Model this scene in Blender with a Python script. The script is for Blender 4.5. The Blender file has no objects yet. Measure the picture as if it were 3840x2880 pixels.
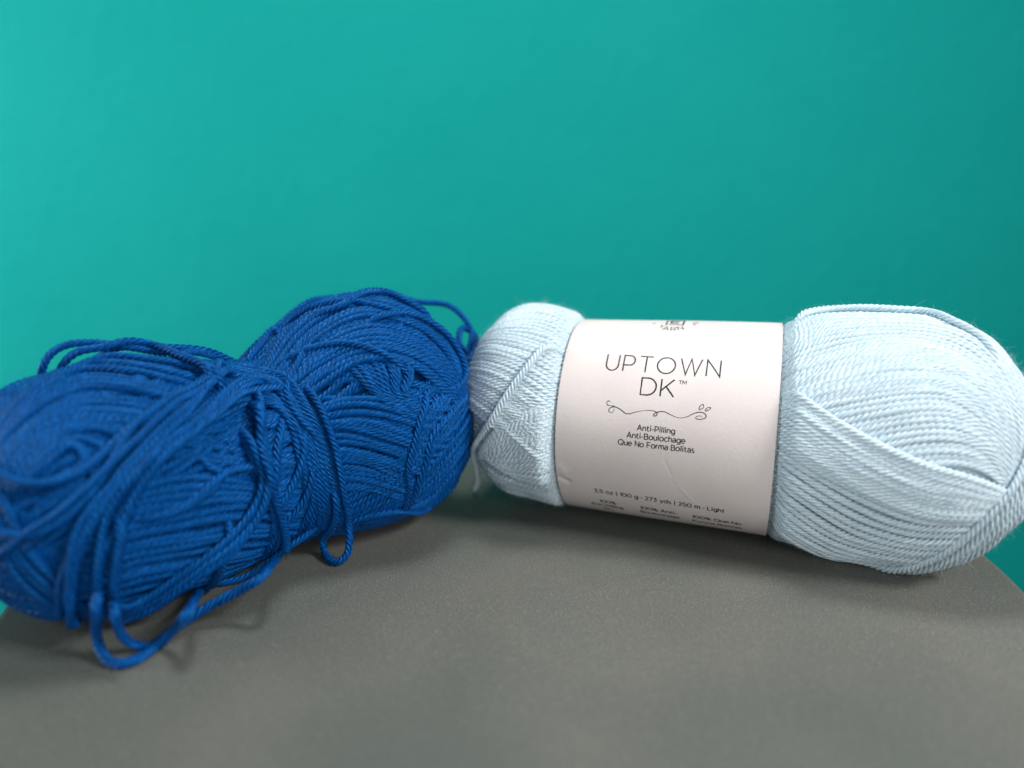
import bpy, math
import numpy as np

scene = bpy.context.scene
COL = scene.collection

# ---------------------------------------------------------------- camera
cam_d = bpy.data.cameras.new('camera'); cam = bpy.data.objects.new('camera', cam_d); COL.objects.link(cam)
PITCH = 0.2542
cam.location = (0, 0, 0.1121); cam.rotation_euler = (math.pi/2 - PITCH, 0, 0)
cam_d.sensor_width = 36; cam_d.lens = 26.906; cam_d.clip_start = 0.01; cam_d.clip_end = 30
cam_d.dof.use_dof = True; cam_d.dof.focus_distance = 0.224; cam_d.dof.aperture_fstop = 4.6
scene.camera = cam

# ---------------------------------------------------------------- light
world = bpy.data.worlds.new('World'); scene.world = world; world.use_nodes = True
bg = world.node_tree.nodes['Background']; bg.inputs[0].default_value = (0.80, 0.92, 1.0, 1); bg.inputs[1].default_value = 0.06
vs = scene.view_settings; vs.view_transform = 'Standard'; vs.look = 'None'; vs.exposure = 0.0; vs.gamma = 1.0
vs.use_curve_mapping = False
scene.cycles.max_bounces = 6


def area(name, loc, aim, size, power, colour):
    d = bpy.data.lights.new(name, 'AREA'); d.shape = 'RECTANGLE'; d.size, d.size_y = size
    d.energy = power; d.color = colour
    o = bpy.data.objects.new(name, d); COL.objects.link(o); o.location = loc
    v = np.array(aim, float) - np.array(loc, float)
    from mathutils import Vector
    o.rotation_euler = Vector(v).to_track_quat('-Z', 'Y').to_euler()
    return o


area('key_lamp', (0.52, -0.08, 0.52), (0.07, 0.22, 0.03), (0.18, 0.18), 4.7, (1.0, 0.98, 0.96))
area('ceiling_lamp', (0.02, 0.30, 0.85), (0.02, 0.23, 0.03), (0.22, 0.20), 4.0, (0.98, 0.99, 1.0))
area('front_fill', (0.40, -0.65, 0.30), (0.05, 0.22, 0.03), (0.8, 0.5), 4.8, (1.0, 0.97, 0.95))  # added soft fill from the camera side, brightens undersides and label bottom
wl_ = area('window_lamp', (-1.30, 0.08, 0.35), (-0.55, 0.85, 0.10), (0.6, 0.8), 9.5, (0.94, 0.99, 1.0))
wl_.data.spread = math.radians(130)


# ---------------------------------------------------------------- helpers
def mesh(name, V, F, mat, parent=None, smooth=True, attr=None):
    V = np.asarray(V, np.float32); F = np.asarray(F, np.int32)
    me = bpy.data.meshes.new(name); k = F.shape[1]
    me.vertices.add(len(V)); me.vertices.foreach_set('co', V.ravel())
    me.loops.add(F.size); me.loops.foreach_set('vertex_index', F.ravel())
    me.polygons.add(len(F)); me.polygons.foreach_set('loop_start', np.arange(0, F.size, k, dtype=np.int32))
    me.polygons.foreach_set('loop_total', np.full(len(F), k, np.int32))
    if smooth: me.polygons.foreach_set('use_smooth', np.ones(len(F), bool))
    if attr is not None:
        a = me.attributes.new('fibre', 'FLOAT_VECTOR', 'POINT'); a.data.foreach_set('vector', np.asarray(attr, np.float32).ravel())
    me.update(calc_edges=True); me.validate()
    me.materials.append(mat)
    o = bpy.data.objects.new(name, me); COL.objects.link(o)
    if parent: o.parent = parent
    return o


def thing(name, label, cat, loc=(0, 0, 0), rotz=0):
    o = bpy.data.objects.new(name, None); COL.objects.link(o); o.empty_display_size = .02
    o.location = loc; o.rotation_euler = (0, 0, rotz); o['label'] = label; o['category'] = cat
    return o


def material(name):
    m = bpy.data.materials.new(name); m.use_nodes = True; nt = m.node_tree
    return m, nt, nt.nodes['Principled BSDF']


def node(nt, kind, **inputs):
    n = nt.nodes.new(kind)
    for k, v in inputs.items():
        if k.startswith('p_'): setattr(n, k[2:], v)
        else: n.inputs[k.replace('_', ' ')].default_value = v
    return n


def ramp(nt, fac, stops):
    r = nt.nodes.new('ShaderNodeValToRGB'); e = r.color_ramp.elements
    while len(e) < len(stops): e.new(.5)
    for q, (p, c) in zip(e, stops): q.position = p; q.color = (*c, 1)
    nt.links.new(fac, r.inputs[0]); return r.outputs[0]


def yarn_material(name, dark, light, sheen, rough=.55, spec=.45, sss=0.0):
    m, nt, b = material(name); L = nt.links.new
    at = node(nt, 'ShaderNodeAttribute', p_attribute_name='fibre')
    mp = node(nt, 'ShaderNodeMapping'); mp.inputs['Scale'].default_value = (4.5, 4.5, .3)
    L(at.outputs['Vector'], mp.inputs['Vector'])
    n1 = node(nt, 'ShaderNodeTexNoise', Scale=1.6, Detail=3.0, Roughness=.6); L(mp.outputs[0], n1.inputs['Vector'])
    L(ramp(nt, n1.outputs['Fac'], [(.34, dark), (.62, light)]), b.inputs['Base Color'])
    bp = node(nt, 'ShaderNodeBump', Strength=.55, Distance=.00022); L(n1.outputs['Fac'], bp.inputs['Height'])
    L(bp.outputs[0], b.inputs['Normal'])
    b.inputs['Roughness'].default_value = rough; b.inputs['Specular IOR Level'].default_value = spec
    b.inputs['Specular Tint'].default_value = (*[c**.45 for c in light], 1)
    b.inputs['Sheen Weight'].default_value = sheen; b.inputs['Sheen Roughness'].default_value = .45
    b.inputs['Sheen Tint'].default_value = (*[min(1, c*1.3) for c in light], 1)
    if sss:
        b.inputs['Subsurface Weight'].default_value = sss; b.inputs['Subsurface Radius'].default_value = (1, 1, 1)
        b.inputs['Subsurface Scale'].default_value = .0012
    return m


# ---------------------------------------------------------------- yarn geometry (numpy only)
TABLE_Z = 0.0024            # the tabletop's height in the skeins' frames


def smooth_interp(x, xs, ys):
    """Monotone-ish cubic through (xs, ys)."""
    xs = np.asarray(xs, float); ys = np.asarray(ys, float)
    m = np.gradient(ys, xs); m[0] = 0; m[-1] = 0
    i = np.clip(np.searchsorted(xs, x) - 1, 0, len(xs) - 2)
    h = xs[i + 1] - xs[i]; t = np.clip((x - xs[i]) / h, 0, 1)
    return ((2*t**3 - 3*t**2 + 1)*ys[i] + (t**3 - 2*t**2 + t)*h*m[i]
            + (-2*t**3 + 3*t**2)*ys[i + 1] + (t**3 - t**2)*h*m[i + 1])


def catmull(P, step):
    """Centripetal-ish Catmull-Rom through P, resampled at STEP metres."""
    P = np.asarray(P, float)
    if len(P) < 3:
        Q = np.linspace(P[0], P[-1], 40)
    else:
        E = np.vstack([2*P[0] - P[1], P, 2*P[-1] - P[-2]])
        out = []
        for k in range(1, len(E) - 2):
            a, b, c, d = E[k - 1], E[k], E[k + 1], E[k + 2]
            n = max(4, int(np.linalg.norm(c - b) / 0.0015))
            t = np.linspace(0, 1, n, endpoint=False)[:, None]
            out.append(0.5*((2*b) + (c - a)*t + (2*a - 5*b + 4*c - d)*t**2 + (3*b - a - 3*c + d)*t**3))
        Q = np.vstack(out + [E[-2][None]])
    return resample(Q, step)


def resample(Q, step):
    L = np.r_[0, np.cumsum(np.linalg.norm(np.diff(Q, axis=0), axis=1))]
    n = max(4, int(L[-1] / step) + 1)
    s = np.linspace(0, L[-1], n)
    return np.stack([np.interp(s, L, Q[:, k]) for k in range(3)], 1)


def gauss(a, sigma):
    n = max(1, int(3*sigma)); k = np.exp(-0.5*(np.arange(-n, n + 1)/max(sigma, 1e-6))**2); k /= k.sum()
    if a.ndim == 1:
        return np.convolve(np.pad(a, n, mode='edge'), k, 'valid')
    return np.stack([gauss(a[:, j], sigma) for j in range(a.shape[1])], 1)


def slow_noise(n, step, scale, rng):
    """1-D smooth noise of unit size with feature length SCALE."""
    m = max(3, int(n*step/scale) + 3)
    return np.interp(np.linspace(0, m - 1, n), np.arange(m), gauss(rng.normal(size=m), 0.6))*1.4


class Body:
    """A lying skein: a core segment along local x wrapped at radius rad(x), with ellipsoidal ends."""
    def __init__(s, origin, yaw, xs, rs, zs, cap0, cap1, dx=(0, 0)):
        s.o = np.array(origin, float); s.yaw = yaw
        s.xs, s.rs, s.zs = xs, rs, zs
        s.a, s.b = xs[0], xs[-1]; s.cap0, s.cap1 = cap0, cap1
        c, q = math.cos(yaw), math.sin(yaw)
        s.M = np.array([[c, -q, 0], [q, c, 0], [0, 0, 1.0]])
    def to_world(s, p): return p @ s.M.T + s.o
    def to_local(s, p): return (p - s.o) @ s.M
    def core(s, p):
        x = np.clip(p[:, 0], s.a, s.b)
        return np.stack([x, 0*x, smooth_interp(x, s.xs, s.zs)], 1)
    def rho(s, c, d):
        x = c[:, 0]; R = smooth_interp(x, s.xs, s.rs)
        L = np.where(d[:, 0] < 0, s.cap0, s.cap1)
        ax = np.abs(d[:, 0]); rr = np.sqrt(np.maximum(1 - ax**2, 0))
        e = 2.35
        cap = 1.0/((rr/R)**e + (ax/L)**e)**(1/e)
        return np.where((x <= s.a + 1e-9) | (x >= s.b - 1e-9), cap, R)
    def surf(s, p):
        c = s.core(p); v = p - c; n = np.linalg.norm(v, axis=1, keepdims=True) + 1e-12
        d = v / n
        return c + d*s.rho(c, d)[:, None], d
    def sdf(s, p):
        c = s.core(p); v = p - c; n = np.linalg.norm(v, axis=1); d = v/(n[:, None] + 1e-12)
        return (n - s.rho(c, d))*0.8


class Winder:
    """Lays strands one after another on a Body; every new strand rests on what already lies there."""
    H = 0.001
    def __init__(s, body, r, seed, limit=None, need=.72):
        s.need = need*r
        s.body, s.r, s.rng, s.limit = body, r, np.random.default_rng(seed), limit
        s.lo = np.array([body.a - body.cap0 - .012, -.056, -.006]); hi = np.array([body.b + body.cap1 + .012, .056, .102])
        s.n = np.ceil((hi - s.lo)/s.H).astype(int)
        g = np.stack(np.meshgrid(*[s.lo[k] + s.H*np.arange(s.n[k]) for k in range(3)], indexing='ij'), -1).reshape(-1, 3)
        s.D = body.sdf(g).astype(np.float32).reshape(s.n)
        k = np.arange(-4, 5); s.off = np.stack(np.meshgrid(k, k, k, indexing='ij'), -1).reshape(-1, 3)
        s.strands = []
    def look(s, p):
        q = (p - s.lo)/s.H; q = np.clip(q, 0, s.n - 1.001); i = q.astype(int); f = q - i
        i = np.minimum(i, s.n - 2); out = 0
        for a in (0, 1):
            for b in (0, 1):
                for c in (0, 1):
                    w = np.where(a, f[:, 0], 1 - f[:, 0])*np.where(b, f[:, 1], 1 - f[:, 1])*np.where(c, f[:, 2], 1 - f[:, 2])
                    out = out + w*s.D[i[:, 0] + a, i[:, 1] + b, i[:, 2] + c]
        return out
    def banded(s, Q, slack=0.0):
        """Keep strands under the paper band where there is one."""
        if not s.limit: return Q
        lim = s.limit(Q[:, 0]) + slack; c = s.body.core(Q); v = Q - c; v[:, 0] = 0
        n = np.linalg.norm(v, axis=1); k = np.where(n > lim, lim/n, 1.0)
        return np.where((np.abs(Q[:, 0]) < .05)[:, None], np.stack([Q[:, 0], *(c[:, 1:] + v[:, 1:]*k[:, None]).T], 1), Q)
    def stamp(s, P):
        P = P[::2]
        i0 = np.round((P - s.lo)/s.H).astype(int)
        idx = (i0[:, None, :] + s.off[None]).reshape(-1, 3)
        ok = ((idx >= 0) & (idx < s.n)).all(1)
        pos = s.lo + idx*s.H
        d = np.linalg.norm(pos - np.repeat(P, len(s.off), 0), axis=1) - s.r
        idx, d = idx[ok], d[ok].astype(np.float32)
        np.minimum.at(s.D, (idx[:, 0], idx[:, 1], idx[:, 2]), d)
    def extend(s, P, mm, front):
        Q = P[::-1] if front else P
        Q = list(Q[-30:]); n0 = len(Q); t = Q[-1] - Q[-min(8, n0)]; t /= np.linalg.norm(t)
        for _ in range(int(mm/1.0)):
            p, _n = s.body.surf((Q[-1] + t*.001)[None]); p = p[0]
            t = p - Q[-1]; t /= np.linalg.norm(t); Q.append(p)
        E = np.array(Q[n0:])
        return np.vstack([E[::-1], P]) if front else np.vstack([P, E])
    def lay(s, guide, wander=0.0004, lift=0.0, ext=(0, 0), sink=(0, 0), hmax=.0034, tight=2.2, smooth=1.5):
        """Guide: points near the surface (local frame). Returns the laid centre line."""
        step = 0.0005
        P = catmull(guide, 0.001); P, N = s.body.surf(P)
        for k in (0, 1):
            if ext[k]: P = s.extend(P, ext[k], k == 0)
        P = gauss(P, smooth); P = resample(P, step); P, N = s.body.surf(P)
        T = np.gradient(P, axis=0); T /= np.linalg.norm(T, axis=1, keepdims=True) + 1e-12
        B = np.cross(T, N)
        P = P + B*(slow_noise(len(P), step, .018, s.rng)*wander)[:, None]; P, N = s.body.surf(P)
        ts = np.arange(0.0, 0.0122, 0.0003)
        h = np.zeros(len(P)); need = s.need
        for t in ts:
            h = np.where(s.look(P + N*t) < need, t + .0003, h)
        w = 4; hp = np.pad(h, w, mode='edge')
        h = np.max([hp[k:k + len(h)] for k in range(2*w + 1)], axis=0)
        h = gauss(h, 2.0*tight)
        h = np.where(h > hmax*.7, hmax*.7 + (hmax*.3)*(1 - np.exp(-(h - hmax*.7)/(hmax*.3))), h)
        L = lift(np.linspace(0, 1, len(P))) if callable(lift) else lift
        h = h + L + slow_noise(len(P), step, .01, s.rng)*0.00012
        for k in (0, 1):
            if sink[k]:
                d = np.arange(len(P))*step if k == 0 else np.arange(len(P))[::-1]*step
                u = np.clip(1 - d/(sink[k]*.001), 0, 1); h = h - 0.004*u*u
        Q = P + N*h[:, None]
        Q = s.banded(Q)
        zmin = TABLE_Z + s.r*0.98
        Q[:, 2] = np.where(Q[:, 2] < zmin + .0006, zmin + .0006*np.exp((Q[:, 2] - zmin - .0006)/.0006), Q[:, 2])
        Q = gauss(Q, smooth)
        s.stamp(Q); s.strands.append((Q, N)); return Q
    def free(s, pts, sink=6, tail_free=False):
        """A loose strand that follows its own 3-D course and rests on whatever it meets."""
        Q = catmull(pts, 0.0005); Q = gauss(Q, 3.0); Q0 = Q.copy()
        for _ in range(60):
            P, N = s.body.surf(Q); bad = s.look(Q) < .72*s.r
            if not bad.any(): break
            Q = Q + N*(bad*.00025)[:, None]
        Q = Q0 + gauss(Q - Q0, 5.0)
        P, N = s.body.surf(Q); n = len(Q); d = np.arange(n)*.0005
        for k in (0, 1):
            if k and tail_free: continue
            dd = d if k == 0 else d[::-1]
            u = np.clip(1 - dd/(sink*.001), 0, 1); Q = Q - N*(.0045*u*u)[:, None]
        Q[:, 2] = np.maximum(Q[:, 2], TABLE_Z + s.r*0.98)
        q = s.banded(Q); w = np.clip((.0365 - np.abs(Q[:, 0]))/.003, 0, 1)[:, None]; Q = gauss(Q*(1 - w) + q*w, 2.5); s.stamp(Q); return Q
    def stray(s, count, x_range, length, lift, **kw):
        """Slack strands thrown across the skein at odd angles."""
        for _ in range(count):
            a = s.rng.uniform(0, 2*np.pi); x = s.rng.uniform(*x_range); t = s.rng.uniform(-1, 1)*1.2
            n = 9; u = np.linspace(-1, 1, n)*s.rng.uniform(*length)/2
            bend = s.rng.normal()*.25
            xx = x + u*math.cos(t); aa = a + (u*math.sin(t))/.034 + bend*(u/.02)**2*.3
            g = np.stack([xx, .03*np.cos(aa), .036 + .03*np.sin(aa)], 1)
            am = s.rng.uniform(*lift); s.lay(g, lift=lambda q: am*np.sin(np.pi*q)**.7, **kw)
    def family(s, guides, count, rng_t=(0, 1), jitter=0.12, **kw):
        """COUNT strands interpolated across a few guide lines."""
        G = [resample(catmull(g, .001), 1e-9 + np.linalg.norm(np.diff(catmull(g, .001), axis=0), axis=1).sum()/60)[:60] for g in guides]
        G = np.array([np.array(g) for g in G])
        for k in range(count):
            u = rng_t[0] + (rng_t[1] - rng_t[0])*k/max(1, count - 1)
            u = np.clip(u + s.rng.normal()*jitter/max(2, count), 0, 1)*(len(G) - 1)
            i = min(int(u), len(G) - 2); f = u - i
            a = s.rng.uniform(0, .04); b = s.rng.uniform(0, .04)
            g = G[i]*(1 - f) + G[i + 1]*f
            n = len(g); g = g[int(a*n):n - int(b*n)]
            s.lay(g, **kw)
    def wrap_loops(s, count, start, turn, spread, wander, flip=1, hmax=.0016):
        """Machine-wound wraps: tilted loops round the whole skein, each a little further round."""
        b = s.body; half = (b.b - b.a)/2; mid = (b.a + b.b)/2
        z0 = float(np.interp(mid, b.xs, b.zs))
        for k in range(count):
            f = start + turn*k/count + s.rng.normal()*.01
            kk = spread[0] + (spread[1] - spread[0])*(0.5 + 0.5*math.sin(k*.7 + 1.3*math.sin(k*.13))) 
            t = np.linspace(0, 2*np.pi, 220)
            u = np.array([0, math.cos(f), math.sin(f)]); v = np.array([0, -math.sin(f), math.cos(f)])*flip
            g = np.cos(t)[:, None]*np.array([half + .03, 0, 0]) + .035*(np.sin(t)[:, None]*v + kk*np.cos(t)[:, None]*u) + np.array([mid, 0, z0])
            s.lay(g, wander=wander, hmax=hmax)
    def runs(s, x_hide=None):
        """Strand pieces that can be seen; what lies deep under later wraps is dropped."""
        out = []
        for Q, N in s.strands:
            n = min(len(Q), len(N)); Q, N = Q[:n], N[:n]
            T = np.gradient(Q, axis=0); T /= np.linalg.norm(T, axis=1, keepdims=True) + 1e-12
            B = np.cross(T, N); vis = np.zeros(n, bool)
            for d in (N, (N + B*1.1)/1.49, (N - B*1.1)/1.49):
                ok = np.ones(n, bool)
                for t in (1.6, 2.4, 3.2, 4.2):
                    ok &= s.look(Q + d*(t*s.r)) > -0.35*s.r
                vis |= ok
            if x_hide: vis &= ~((Q[:, 0] > x_hide[0]) & (Q[:, 0] < x_hide[1]))
            w = 6; vp = np.pad(vis, w); vis = np.any([vp[k:k + n] for k in range(2*w + 1)], axis=0)
            e = np.flatnonzero(np.diff(np.r_[0, vis.astype(int), 0]))
            for a, b in zip(e[::2], e[1::2]):
                if b - a > 8: out.append((Q[a:b], N[a:b]))
        return out


def tube_arrays(runs, r, lead, seed, sides=24, groove=0.36, end_taper=False):
    """Four plies twisted together: a lobed section that turns along the strand."""
    rng = np.random.default_rng(seed); V = []; F = []; A = []; base = 0
    j = np.arange(sides)*2*np.pi/sides
    al = (j + np.pi/4) % (np.pi/2) - np.pi/4                        # four round plies side by side
    prof = .58*np.cos(al) + np.sqrt(.422**2 - (.58*np.sin(al))**2)
    for Q, N in runs:
        n = len(Q)
        T = np.gradient(Q, axis=0); T /= np.linalg.norm(T, axis=1, keepdims=True) + 1e-12
        N2 = N - T*np.sum(N*T, 1, keepdims=True)
        N2 = gauss(N2, 3); N2 /= np.linalg.norm(N2, axis=1, keepdims=True) + 1e-12
        B = np.cross(T, N2)
        sl = np.r_[0, np.cumsum(np.linalg.norm(np.diff(Q, axis=0), axis=1))]
        ld = lead*(1 + .10*slow_noise(n, .0005, .02, rng)); ph = rng.uniform(0, 6.28) - 2*np.pi*np.cumsum(np.r_[0, np.diff(sl)]/ld)
        rr = r*(1 + .05*slow_noise(n, .0005, .008, rng) + rng.normal()*.03)
        if end_taper:
            u = np.clip(np.minimum(sl, sl[-1] - sl)/(r*1.2), 0.05, 1); rr = rr*np.sqrt(1 - (1 - u)**2)
        th = j[None] + ph[:, None]
        rad = rr[:, None]*prof[None]
        P = Q[:, None] + rad[..., None]*(np.cos(th)[..., None]*N2[:, None] + np.sin(th)[..., None]*B[:, None])
        V.append(P.reshape(-1, 3))
        psi = j[None] + ph[:, None]*.35; s0 = rng.uniform(0, 50)
        A.append(np.stack([np.cos(psi), np.sin(psi), np.repeat((sl*450 + s0*10)[:, None], sides, 1)], -1).reshape(-1, 3))
        i = np.arange(n - 1)[:, None]*sides; c = np.arange(sides)[None]; d = (c + 1) % sides
        F.append((np.stack([i + c, i + sides + c, i + sides + d, i + d], -1) + base).reshape(-1, 4))
        base += n*sides
    return np.vstack(V), np.vstack(F), np.vstack(A)


def fuzz_arrays(runs, r, count, seed, length=(.0015, .005), rad=.000022):
    """Stray fibres standing off the strands: thin three-sided hairs."""
    rng = np.random.default_rng(seed); V = []; F = []; base = 0
    sizes = np.array([len(q) for q, n in runs]); allQ = np.vstack([q for q, n in runs]); allN = np.vstack([n for q, n in runs])
    k = rng.integers(0, len(allQ) - 2, count)
    p = allQ[k]; n = allN[k] + rng.normal(size=(count, 3))*.45; n /= np.linalg.norm(n, axis=1, keepdims=True)
    t = rng.normal(size=(count, 3)); t -= n*np.sum(n*t, 1, keepdims=True); t /= np.linalg.norm(t, axis=1, keepdims=True)
    L = rng.uniform(length[0], length[1], count)*rng.uniform(.5, 1, count); m = 7
    s = np.linspace(0, 1, m)[None, :, None]; c1 = rng.normal(size=(count, 1, 3))*.35
    path = p[:, None] + n[:, None]*r*.9 + L[:, None, None]*(n[:, None]*(s*.45 - .12*s*s) + t[:, None]*s*.8 + c1*s*s)
    b = np.cross(n, t)
    rr = rad*(1.15 - .8*np.linspace(0, 1, m))
    ring = [n[:, None]*math.cos(a) + b[:, None]*math.sin(a) for a in (0, 2.094, 4.189)]
    P = np.stack([path + q*rr[None, :, None] for q in ring], 2)
    V = P.reshape(-1, 3)
    i = (np.arange(count)[:, None, None]*m + np.arange(m - 1)[None, :, None])*3
    c = np.arange(3)[None, None]; d = (c + 1) % 3
    F = np.stack([i + c, i + 3 + c, i + 3 + d, i + d], -1).reshape(-1, 4)
    return V, F

LIGHT = Body((.0534, .2435, 0), -.3143,
             [-.047, -.034, -.025, 0, .026, .036, .050, .066], [.0312, .0306, .0288, .0300, .0308, .0322, .0338, .0342],
             [.0392, .0370, .0365, .0364, .0364, .0367, .0368, .0369], .0185, .0345)
BLUE = Body((-.082, .219, 0), .72,
            [-.044, -.030, -.010, .006, .018, .038], [.0295, .0310, .0285, .0256, .0300, .0360],
            [.0330, .0335, .0325, .0330, .0355, .0392], .024, .036)
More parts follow.
